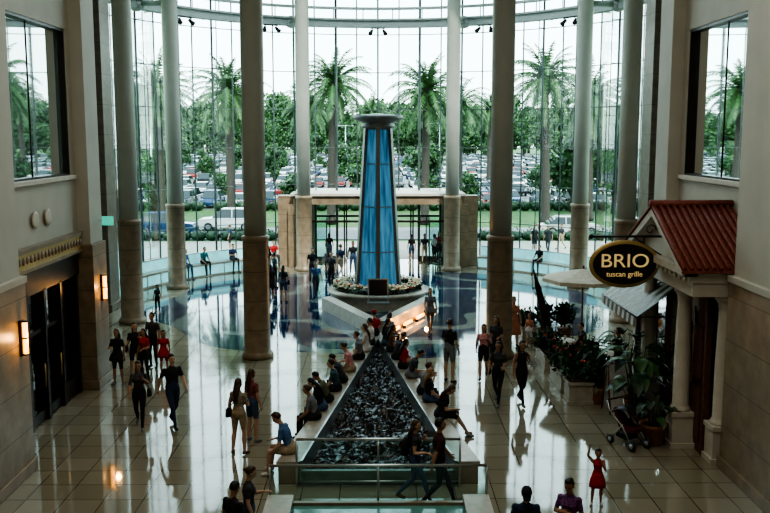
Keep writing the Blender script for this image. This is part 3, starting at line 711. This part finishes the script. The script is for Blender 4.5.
def text(body,size,x,y,z,mt,parent,sx=1,off=.004):
    cu=bpy.data.curves.new(body,'FONT'); cu.body=body; cu.size=size; cu.extrude=.01; cu.align_x='CENTER'; cu.align_y='CENTER'; cu.offset=off
    o=bpy.data.objects.new('lettering',cu); COL.objects.link(o); o.location=(x,y,z); o.rotation_euler=(pi/2,0,0); o.parent=parent; o.scale=(sx,1,1); cu.materials.append(mt)
M_let=mat('sign_lettering',(.62,.47,.22),.5,emit=(.7,.5,.22),es=.35)
text('BRIO',.46,0,-.055,.07,M_let,root,sx=1.15,off=0); text('tuscan grille',.18,0,-.055,-.24,M_let,root,off=0)

def leafplant(name,x,y,h,n,pot,ls=.9,seed=1,z=0):
    rr=random.Random(seed); m=MB()
    if pot: m.lathe([(.20,0),(.24,.05),(.30,.42),(.33,.44),(.33,.5),(.28,.5),(.26,.44)],n=20,mi=1); m.lathe([(.05,.4),(.27,.45)],n=16,mi=2)
    for i in range(n):
        a=rr.uniform(0,2*pi); L=ls*rr.uniform(.6,1.1); hh=h*rr.uniform(.45,1); out=rr.uniform(.1,.35)
        base=Vector((.08*math.cos(a),.08*math.sin(a),.42)); d=Vector((math.cos(a),math.sin(a),0)); sd=Vector((-math.sin(a),math.cos(a),0))
        m.tube([base,base+d*out*.5+Vector((0,0,hh*.6)),base+d*out+Vector((0,0,hh))],[.016,.012,.008],5,0)
        tip=base+d*out+Vector((0,0,hh)); L1=[];C=[];L2=[]
        for k in range(7):
            t=k/6; p=tip+d*(L*.75*t)+Vector((0,0,L*(.35*t-.75*t*t))); w=.19*ls*math.sin(pi*min(1,t*.93+.07))**.7
            L1.append(p+sd*w+Vector((0,0,.03)));C.append(p);L2.append(p-sd*w+Vector((0,0,.03)))
        vs=L1+C+L2; fs=[]
        for k in range(6): fs+= [(k,k+1,8+k,7+k),(7+k,8+k,15+k,14+k)]
        m.add(vs,fs,0 if rr.random()<.6 else 3,True)
    return m.obj(name,[M_leaf,M_terra,M_soil,M_leaf2],(x,y,z))
leafplant('potted_banana_plant',6.3,21.3,1.5,20,True,.85,1)
leafplant('potted_banana_plant',6.6,22.4,1.9,16,True,.8,2)
leafplant('potted_banana_plant',6.45,20.35,.7,16,True,.5,5)
leafplant('potted_banana_plant',6.8,24.2,1.4,14,True,.6,7)
def boxplanter(x,y,lx,ly,h,seed):
    rr=random.Random(seed); m=MB()
    m.box(-lx,lx,-ly,ly,.06,h,0); m.box(-lx-.04,lx+.04,-ly-.04,ly+.04,h-.08,h,0); m.box(-lx-.03,lx+.03,-ly-.03,ly+.03,0,.1,0)
    m.box(-lx+.05,lx-.05,-ly+.05,ly-.05,h,h+.02,1)
    k=int(max(lx,ly)*8)
    for i in range(k):
        m.leaves((rr.uniform(-lx,lx)*.8,rr.uniform(-ly,ly)*.8,h+.2),(.3,.3,.32),100,.17,[2,3],rr)
        m.ell((rr.uniform(-lx,lx)*.8,rr.uniform(-ly,ly)*.8,h+.45),(.05,.05,.04),4,6,4)
    m.obj('planter_box',[M_ledge,M_soil,M_leaf,M_leaf2,M_red],(x,y,0),bevel=0)
boxplanter(5.45,23.75,.32,.32,.62,1); boxplanter(5.4,25.4,.25,.8,.55,2); boxplanter(5.35,27.6,.25,.8,.55,3); boxplanter(5.3,31.4,.25,.6,.55,4)
m=MB()
for y0,y1 in((24.15,24.5),(26.3,26.7),(28.5,28.8)):
    m.tube([(5.42,y0,.9),(5.42,y1,.9)],.02,6,0)
    for yy in(y0,y1): m.tube([(5.42,yy,0),(5.42,yy,.9)],.02,6,0)
m.obj('patio_railing',[M_dark])
for i,(x,y) in enumerate(((6.0,24.5),(6.1,25.4),(5.9,31.2),(6.6,31.2),(5.95,23.6))):
    m=MB(); m.lathe([(.16,0),(.2,.05),(.26,.4),(.28,.45),(.22,.45)],n=16,mi=1)
    rr=random.Random(i+50); m.leaves((0,0,.85),(.34,.34,.42),320,.2,[0,2],rr,.8); m.tube([(0,0,.4),(0,0,.8)],.03,5,1)
    m.obj('potted_shrub',[M_leaf,M_terra,M_leaf2],(x,y,0))
m=MB()
for s_ in(-1,1):
    y0=.28*s_
    m.add([(-.32,y0,0),(.32,y0,0),(.32,0.02*s_,1.3),(-.32,.02*s_,1.3)],[(0,1,2,3)],0)
    m.tube([(-.32,y0,0),(-.32,.02*s_,1.3)],.024,5,1); m.tube([(.32,y0,0),(.32,.02*s_,1.3)],.024,5,1); m.tube([(-.32,.02*s_,1.3),(.32,.02*s_,1.3)],.024,5,1)
for zz in(1.05,.9,.75,.6): m.tube([(-.2,-.28*(1-zz/1.3)-.012,zz),(.2,-.28*(1-zz/1.3)-.012,zz)],.006,4,2)
m.obj('sandwich_board',[mat('board_face',(.6,.6,.57),.6),M_wood,M_dark],(6.3,22.9,0),.15)
def umbrella(x,y,mt):
    m=MB(); n=8; m.tube([(0,0,0),(0,0,2.75)],.025,8,1); m.lathe([(.28,0),(.28,.06),(.06,.1)],n=16,mi=1)
    vs=[(0,0,2.85)]+[(1.35*math.cos(2*pi*j/n),1.35*math.sin(2*pi*j/n),2.55) for j in range(n)]+[(1.35*math.cos(2*pi*j/n),1.35*math.sin(2*pi*j/n),2.43) for j in range(n)]
    m.add(vs,[(0,1+j,1+(j+1)%n) for j in range(n)]+[(1+j,9+j,9+(j+1)%n,1+(j+1)%n) for j in range(n)],0)
    for j in range(n): m.tube([(0,0,2.8),(1.35*math.cos(2*pi*j/n),1.35*math.sin(2*pi*j/n),2.5)],.01,4,1)
    m.ell((0,0,2.9),(.04,.04,.06),1)
    m.obj('patio_umbrella',[mt,M_wood],(x,y,0))
umbrella(6.75,29.2,mat('canvas_cream',(.55,.50,.40),.8))
m=MB(); m.tube([(0,0,0),(-.72,0,2.7)],.03,8,1); m.tube([(-.20,0,.75),(-.28,0,1.05),(-.56,0,2.1),(-.69,0,2.6)],[.16,.15,.10,.03],10,0); m.lathe([(.26,0),(.26,.07),(.05,.1)],n=16,mi=1); m.ell((-.73,0,2.73),(.03,.03,.04),1)
m.obj('closed_umbrella',[mat('canvas_maroon',(.022,.010,.010),.8),M_dark],(5.95,29.9,0))
def table(x,y):
    m=MB(); m.lathe([(.38,.72),(.4,.73),(.4,.75),(.38,.76)],n=24,mi=0); m.tube([(0,0,.02),(0,0,.72)],.03,8,1); m.lathe([(.24,0),(.22,.03),(.04,.06)],n=16,mi=1)
    m.lathe([(.03,.76),(.035,.86),(.02,.88)],(.1,.1,0),10,0); m.obj('cafe_table',[M_white,M_dark],(x,y,0))
def chair(x,y,rz):
    m=MB(); m.box(-.21,.21,-.21,.21,.43,.46,0)
    for sx in(-.19,.19):
        m.tube([(sx,.19,0),(sx,.19,.44)],.015,6,1); m.tube([(sx,-.22,0),(sx,-.2,.45),(sx,-.25,.88)],.015,6,1)
    for zz in(.6,.7,.8,.88): m.tube([(-.19,-.21-(zz-.45)*.1,zz),(.19,-.21-(zz-.45)*.1,zz)],.014,5,1)
    m.obj('cafe_chair',[M_wood,M_dark],(x,y,0),rz)
table(5.85,27.9); table(6.75,26.2); chair(6.55,27.9,math.radians(100)); chair(5.95,26.2,math.radians(-90)); chair(6.9,27.1,2.5); chair(7.4,26.2,pi/2); chair(6.2,28.7,pi)
m=MB()
for sx in(-.24,.24):
    for yy,r in((-.33,.13),(.36,.11)):
        m.tube([(sx-.02,yy,r),(sx+.02,yy,r)],r,16,0); m.tube([(sx-.025,yy,r),(sx+.025,yy,r)],r*.45,10,2)
    m.tube([(sx,-.33,.13),(sx*.9,0,.5),(sx,.42,.8),(sx,.5,1.02)],.016,6,2); m.tube([(sx,.36,.11),(sx*.9,0,.55)],.016,6,2)
m.tube([(-.24,.5,1.02),(.24,.5,1.02)],.022,8,0)
m.loft([[(-.18,-.30,.42),(.18,-.30,.42),(.18,-.30,.50),(-.18,-.30,.50)],[(-.2,.1,.38),(.2,.1,.38),(.2,.1,.50),(-.2,.1,.50)],[(-.2,.34,.85),(.2,.34,.85),(.2,.26,.9),(-.2,.26,.9)]],1,False)
rr=[]
for t in range(6):
    a=math.radians(20+t*26); rr.append([(.22*math.cos(pi*j/8),.1+.34*math.cos(a)*1.0,.62+.34*math.sin(a)*(.75+.25*math.sin(pi*j/8))) for j in range(9)])
m.loft(rr,0,True,False,False)
m.box(-.17,.17,-.1,.25,.2,.32,0)
m.obj('baby_stroller',[M_black,mat('stroller_fabric',(.10,.012,.012),.8),M_steel],(5.85,20.2,0),.5)

# ------------------------------------------------------------ outdoors
m=MB(); m.add([(-400,-60,-.12),(400,-60,-.12),(400,500,-.12),(-400,500,-.12)],[(0,1,2,3)],0); m.obj('lawn',[mat('grass',(.05,.115,.027),.9,0,.35,2)])
m=MB(); m.box(-24,24,38,61.5,-.11,-.04,0); m.obj('plaza_paving',[mat('paving',(.30,.29,.25),.7,0,.12,1.5)])
m=MB(); m.box(-200,200,63,71,-.11,-.06,0); m.box(-200,200,89,330,-.11,-.06,0)
for yy in range(94,320,18):
    for i in range(-50,51): m.box(i*2.8-.05+1.4,i*2.8+.05+1.4,yy-5,yy+5,-.06,-.05,1)
m.obj('parking_lot',[mat('asphalt',(.16,.165,.165),.8,0,.15,1),M_white])
def carmesh(m,suv,ci,gl=1,tr=2,x0=0,y0=0,rz=0,lod=0):
    t=MB(); h=1.0 if suv else .84; H=1.72 if suv else 1.42; L=2.25
    prof=[(-L,.35),(-L-.02,.62),(-L+.15,h-.08),(-1.0,h),(1.5,h),(L-.1,h-.04),(L,.62),(L-.02,.35)]
    t.loft([[(-.86,y*.985,z) for y,z in prof],[(-.91,y,z*.97) for y,z in prof],[(.91,y,z*.97) for y,z in prof],[(.86,y*.985,z) for y,z in prof]],0,False)
    a=[(-1.15,h-.02),(-.45,H-.04),(1.35 if suv else 1.0,H-.04),(2.1 if suv else 1.75,h-.02)]
    t.loft([[(-.82,a[0][0],a[0][1]),(.82,a[0][0],a[0][1]),(.82,a[3][0],a[3][1]),(-.82,a[3][0],a[3][1])],[(-.68,a[1][0],a[1][1]),(.68,a[1][0],a[1][1]),(.68,a[2][0],a[2][1]),(-.68,a[2][0],a[2][1])]],1,False)
    t.loft([[(-.69,a[1][0]-.03,H-.05),(.69,a[1][0]-.03,H-.05),(.69,a[2][0]+.03,H-.05),(-.69,a[2][0]+.03,H-.05)],[(-.6,a[1][0]+.1,H),(.6,a[1][0]+.1,H),(.6,a[2][0]-.1,H),(-.6,a[2][0]-.1,H)]],0,False)
    for sx in(-1,1):
        for yy in(-1.4,1.4):
            t.tube([(sx*.72,yy,.33),(sx*.93,yy,.33)],.33,10 if lod else 18,2,False)
            if not lod: t.tube([(sx*.90,yy,.33),(sx*.945,yy,.33)],.19,12,3,False)
        if not lod:
            t.box(sx*.62-.16,sx*.62+.16,-L-.05,-L+.03,.58,.74,3); t.box(sx*.66-.14,sx*.66+.14,L-.04,L+.03,.62,.78,4)
            t.box(min(sx*.9,sx*1.05),max(sx*.9,sx*1.05),-.85,-.7,h,h+.14,0)
            t.tube([(sx*.80,.4,h),(sx*.70,.4,H-.05)],.035,4,0)
    co,si=math.cos(rz),math.sin(rz); mp=[ci,gl,tr,gl,gl] if lod else [ci,gl,tr,3,4]
    o=len(m.v)
    m.v+=[(x0+x*co-y*si,y0+x*si+y*co,z-.06) for x,y,z in t.v]
    for f_,mi in zip(t.f,t.m): m.f.append(tuple(i+o for i in f_)); m.m.append(mp[mi]); m.s.append(False)
M_cg=mat('car_glass',(.02,.03,.035),.05); M_tire=mat('tire',(.015,.015,.015),.8)
ccols=[(.7,.7,.7),(.4,.42,.44),(.02,.02,.022),(.25,.02,.02),(.03,.06,.15),(.55,.54,.5),(.10,.11,.12)]
CM=[mat('car_paint',c,.2,.2,.03,2) for c in ccols]
lam=mat('tail_lamp',(.4,.02,.02),.3)
meshes=[]
for i in range(7):
    m=MB(); carmesh(m,i%2==0,0,1,2); meshes.append(m.mesh('car',[CM[i],M_cg,M_tire,M_steel,lam]))
near=[(-15.5,65.5,90,4),(-11.5,69,-90,0),(-21,65.4,90,2),(14,65.5,90,5),(22,69,-90,0),(-27,69,-90,1)]+[(i*2.8+R.uniform(-.15,.15),91.5,R.choice((0,180)),R.randrange(7)) for i in range(-15,16) if R.random()<.7]
for x,y,a,i in near:
    o=bpy.data.objects.new('car',meshes[i]); COL.objects.link(o); o.location=(x,y,0); o.rotation_euler=(0,0,math.radians(a))
m=MB()
for yy in range(94,300,18):
    for dy in(-2.6,2.6):
        if yy==94 and dy<0: continue
        ph=R.uniform(0,6)
        for i in range(-50,51):
            x=i*2.8
            if abs(x)<.45*yy+4 and R.random()<.62+.3*math.sin(i*.45+ph): carmesh(m,R.random()<.5,R.choice((0,0,1,1,2,3,4,5,5,6)),7,8,x+R.uniform(-.3,.3),yy+dy+R.uniform(-.6,.6),R.choice((0,pi))+R.uniform(-.04,.04),1)
m.obj('parked_cars',CM+[M_cg,M_tire])
def palmmesh(seed,h):
    rr=random.Random(seed); m=MB(); pts=[];rad=[]
    n=26
    for i in range(n+1):
        t=i/n; pts.append((.15*math.sin(t*2+seed),.1*math.cos(t*2),h*t)); rad.append((.36-.08*t+(.06 if t<.05 else 0))*(1.06 if i%2 else .95))
    m.tube(pts,rad,12,0)
    T=Vector(pts[-1])
    m.ell(T+Vector((0,0,.0)),(.55,.55,.9),0,12,8)
    NF=66
    for i in range(NF):
        a=i*2.39996+rr.uniform(-.2,.2); el=math.radians(-42+122*((i+.5)/NF)+rr.uniform(-8,8)); L=rr.uniform(3.6,4.4)*(.85 if el>1 else 1)
        d=Vector((math.cos(a),math.sin(a),0)); sd=Vector((-d.y,d.x,0)); p=T+Vector((0,0,.45)); v=d*math.cos(el)+Vector((0,0,math.sin(el)))
        P=[p]; st=12
        for k in range(st):
            v=(v+Vector((0,0,-.05-.016*k))).normalized(); p=p+v*L/st; P.append(p)
        m.tube(P,[.035*(1-k/(st+2)) for k in range(st+1)],4,1)
        for k in range(1,st*3):
            t=k/(st*3); q=P[int(t*st)].lerp(P[min(st,int(t*st)+1)],t*st-int(t*st)); ll=.66*math.sin(pi*min(1,.15+t*.85))**.6
            dr=(P[min(st,int(t*st)+1)]-P[int(t*st)]).normalized()
            for s_ in(-1,1):
                e=q+sd*s_*ll*.75+dr*ll*.5+Vector((0,0,-ll*rr.uniform(.15,.7))); w=dr*.05
                m.add([q-w,q+w,e],[(0,1,2)],1 if rr.random()<.75 else 2)
    return m.mesh('palm_tree',[M_trunk,M_palm,M_leaf])
pm=[palmmesh(1,10.3),palmmesh(2,10.9),palmmesh(3,9.4)]
for x,y,i,sc in((-12,73,0,1),(-3.7,74,1,1),(3.9,73.5,0,1),(13.5,73,1,1.03),(-18.6,77,2,1.1),(18,77,2,1.05),(-22,76,0,1),(23,76,1,1),(-8.5,108,0,1),(9.6,106,2,1.1),(26,110,1,1),(-30,112,1,1),(-1,124,2,1),(38,128,0,1),(-42,124,0,1),(16,130,0,1),(-19,128,1,1)):
    o=bpy.data.objects.new('palm_tree',pm[i]); COL.objects.link(o); o.location=(x,y,-.1); o.rotation_euler=(0,0,R.uniform(0,6.28)); o.scale=(sc,sc,sc)
M_ll=mat('leaf_light',(.07,.14,.04),.5,0,.3,3)
def treemesh(seed):
    rr=random.Random(seed); m=MB()
    m.tube([(0,0,0),(.1,0,1.5),(0,.1,4)],[.24,.2,.13],8,0)
    for i in range(4): a=rr.uniform(0,6.28); m.tube([(0,0,1.5),(1.5*math.cos(a),1.5*math.sin(a),4)],[.12,.05],6,0)
    for i in range(15):
        a=rr.uniform(0,6.28); zz=rr.uniform(1.9,7); r=rr.uniform(.3,2.5)*(1-abs(zz-4)/5); c=(r*math.cos(a),r*math.sin(a),zz); q=rr.uniform(1.0,1.6)
        m.ell(c,(q*.7,q*.7,q*.6),2,8,6); m.leaves(c,(q*1.1,q*1.1,q),150,.55,[1,2,3,1],rr)
    return m.mesh('tree',[M_trunk,M_leaf,M_leaf2,M_ll])
tm=[treemesh(i) for i in range(4)]
def tree(x,y,s,nm='tree'):
    o=bpy.data.objects.new(nm,tm[R.randrange(4)]); COL.objects.link(o); o.location=(x,y,-.1); o.rotation_euler=(0,0,R.uniform(0,6.28)); o.scale=(s,s,s*R.uniform(.8,1.15))
for yy in(103,139,175,211,247):
    for i in range(-14,15):
        x=i*9+R.uniform(-3.5,3.5)
        if abs(x)<.45*yy+4 and R.random()<.6: tree(x,yy+R.uniform(-1,1),R.uniform(.45,.85))
for k,(yy,s0,s1) in enumerate(((285,1.2,1.7),(318,1.6,2.3),(345,2.0,2.9))):
    for i in range(-36,37): tree(i*5.2+R.uniform(-2.5,2.5),yy+R.uniform(-5,5),R.uniform(s0,s1))
for x,y,s in((-26,80,1.0),(27,80,1.1),(31,84,1.2),(22,84,1.0),(-32,86,1.2),(18.5,86,.9),(-20.5,84,.8),(8.5,85,.45),(-8,86,.5)): tree(x,y,s)
m=MB(); rr=random.Random(9)
for x in np.arange(-44,44,1.1):
    if rr.random()<.9: 
        m.ell((x,87.6,.35),(.7,.6,.5),1,8,5); m.leaves((x,87.6,.5),(.8,.7,.6),60,.25,[0,1],rr)
for sx in(-1,1):
    for x in np.arange(5.5,22,1.0): m.ell((sx*x,62.3,.25),(.6,.45,.35),1,8,5); m.leaves((sx*x,62.3,.35),(.65,.5,.45),60,.2,[0,1],rr)
m.obj('hedge',[M_leaf,M_leaf2])
for x,y in((-24,96),(9,132),(30,96),(-6,168)):
    m=MB(); m.tube([(0,0,0),(0,0,9)],[.12,.07],8,0); m.tube([(-1.2,0,9),(1.2,0,9)],.05,6,0); m.box(-1.5,-.9,-.2,.2,8.92,9.05,0); m.box(.9,1.5,-.2,.2,8.92,9.05,0); m.obj('street_lamp',[M_steel],(x,y,-.1))

# ------------------------------------------------------------ light
w=bpy.data.worlds.new('sky'); scn.world=w; w.use_nodes=True; nt=w.node_tree; bg=nt.nodes['Background']
tc=nd(nt,'ShaderNodeTexCoord'); sp=nd(nt,'ShaderNodeSeparateXYZ'); nt.links.new(tc.outputs['Generated'],sp.inputs[0])
rp=nd(nt,'ShaderNodeValToRGB'); e=rp.color_ramp.elements; e[0].position=0; e[0].color=(.84,.97,.97,1); e[1].position=.6; e[1].color=(.60,.78,.86,1)
nt.links.new(sp.outputs['Z'],rp.inputs[0]); nt.links.new(rp.outputs[0],bg.inputs[0]); bg.inputs[1].default_value=3.6
sun=bpy.data.lights.new('sun','SUN'); sun.energy=3.6; sun.angle=.06; sun.color=(1,.97,.9); so=bpy.data.objects.new('sun',sun); COL.objects.link(so); so.rotation_euler=(math.radians(42),math.radians(12),0)
def area(n_,loc,sx,sy,e_,col):
    l=bpy.data.lights.new(n_,'AREA'); l.shape='RECTANGLE'; l.size=sx; l.size_y=sy; l.energy=e_; l.color=col; o=bpy.data.objects.new(n_,l); COL.objects.link(o); o.location=loc
area('fill_light',(0,12,16.8),10,14,800,(1,.94,.82))  # added fill, out of view: brightens the foreground hall, no actual fixture
def pt(loc,e_,col=(1,.5,.15),r=.08):
    l=bpy.data.lights.new('lamp_glow','POINT'); l.energy=e_; l.color=col; l.shadow_soft_size=r; o=bpy.data.objects.new('lamp_glow',l); COL.objects.link(o); o.location=loc
pt((-7.2,18.45,3.0),14); pt((-7.7,25.65,2.85),14); pt((1.9,34.6,.35),50,(1,.42,.08)); pt((1.0,32.9,.35),25,(1,.42,.08))
# ------------------------------------------------------------ camera
cd=bpy.data.cameras.new('camera'); cd.sensor_width=36; cd.lens=36*900/770; cd.clip_end=900
co=bpy.data.objects.new('camera',cd); COL.objects.link(co); co.location=(0,0,7.2); co.rotation_euler=(math.radians(90-7.69),0,math.radians(-.446))
scn.camera=co
scn.view_settings.view_transform='AgX'
scn.view_settings.look='AgX - High Contrast'
scn.view_settings.exposure=.35
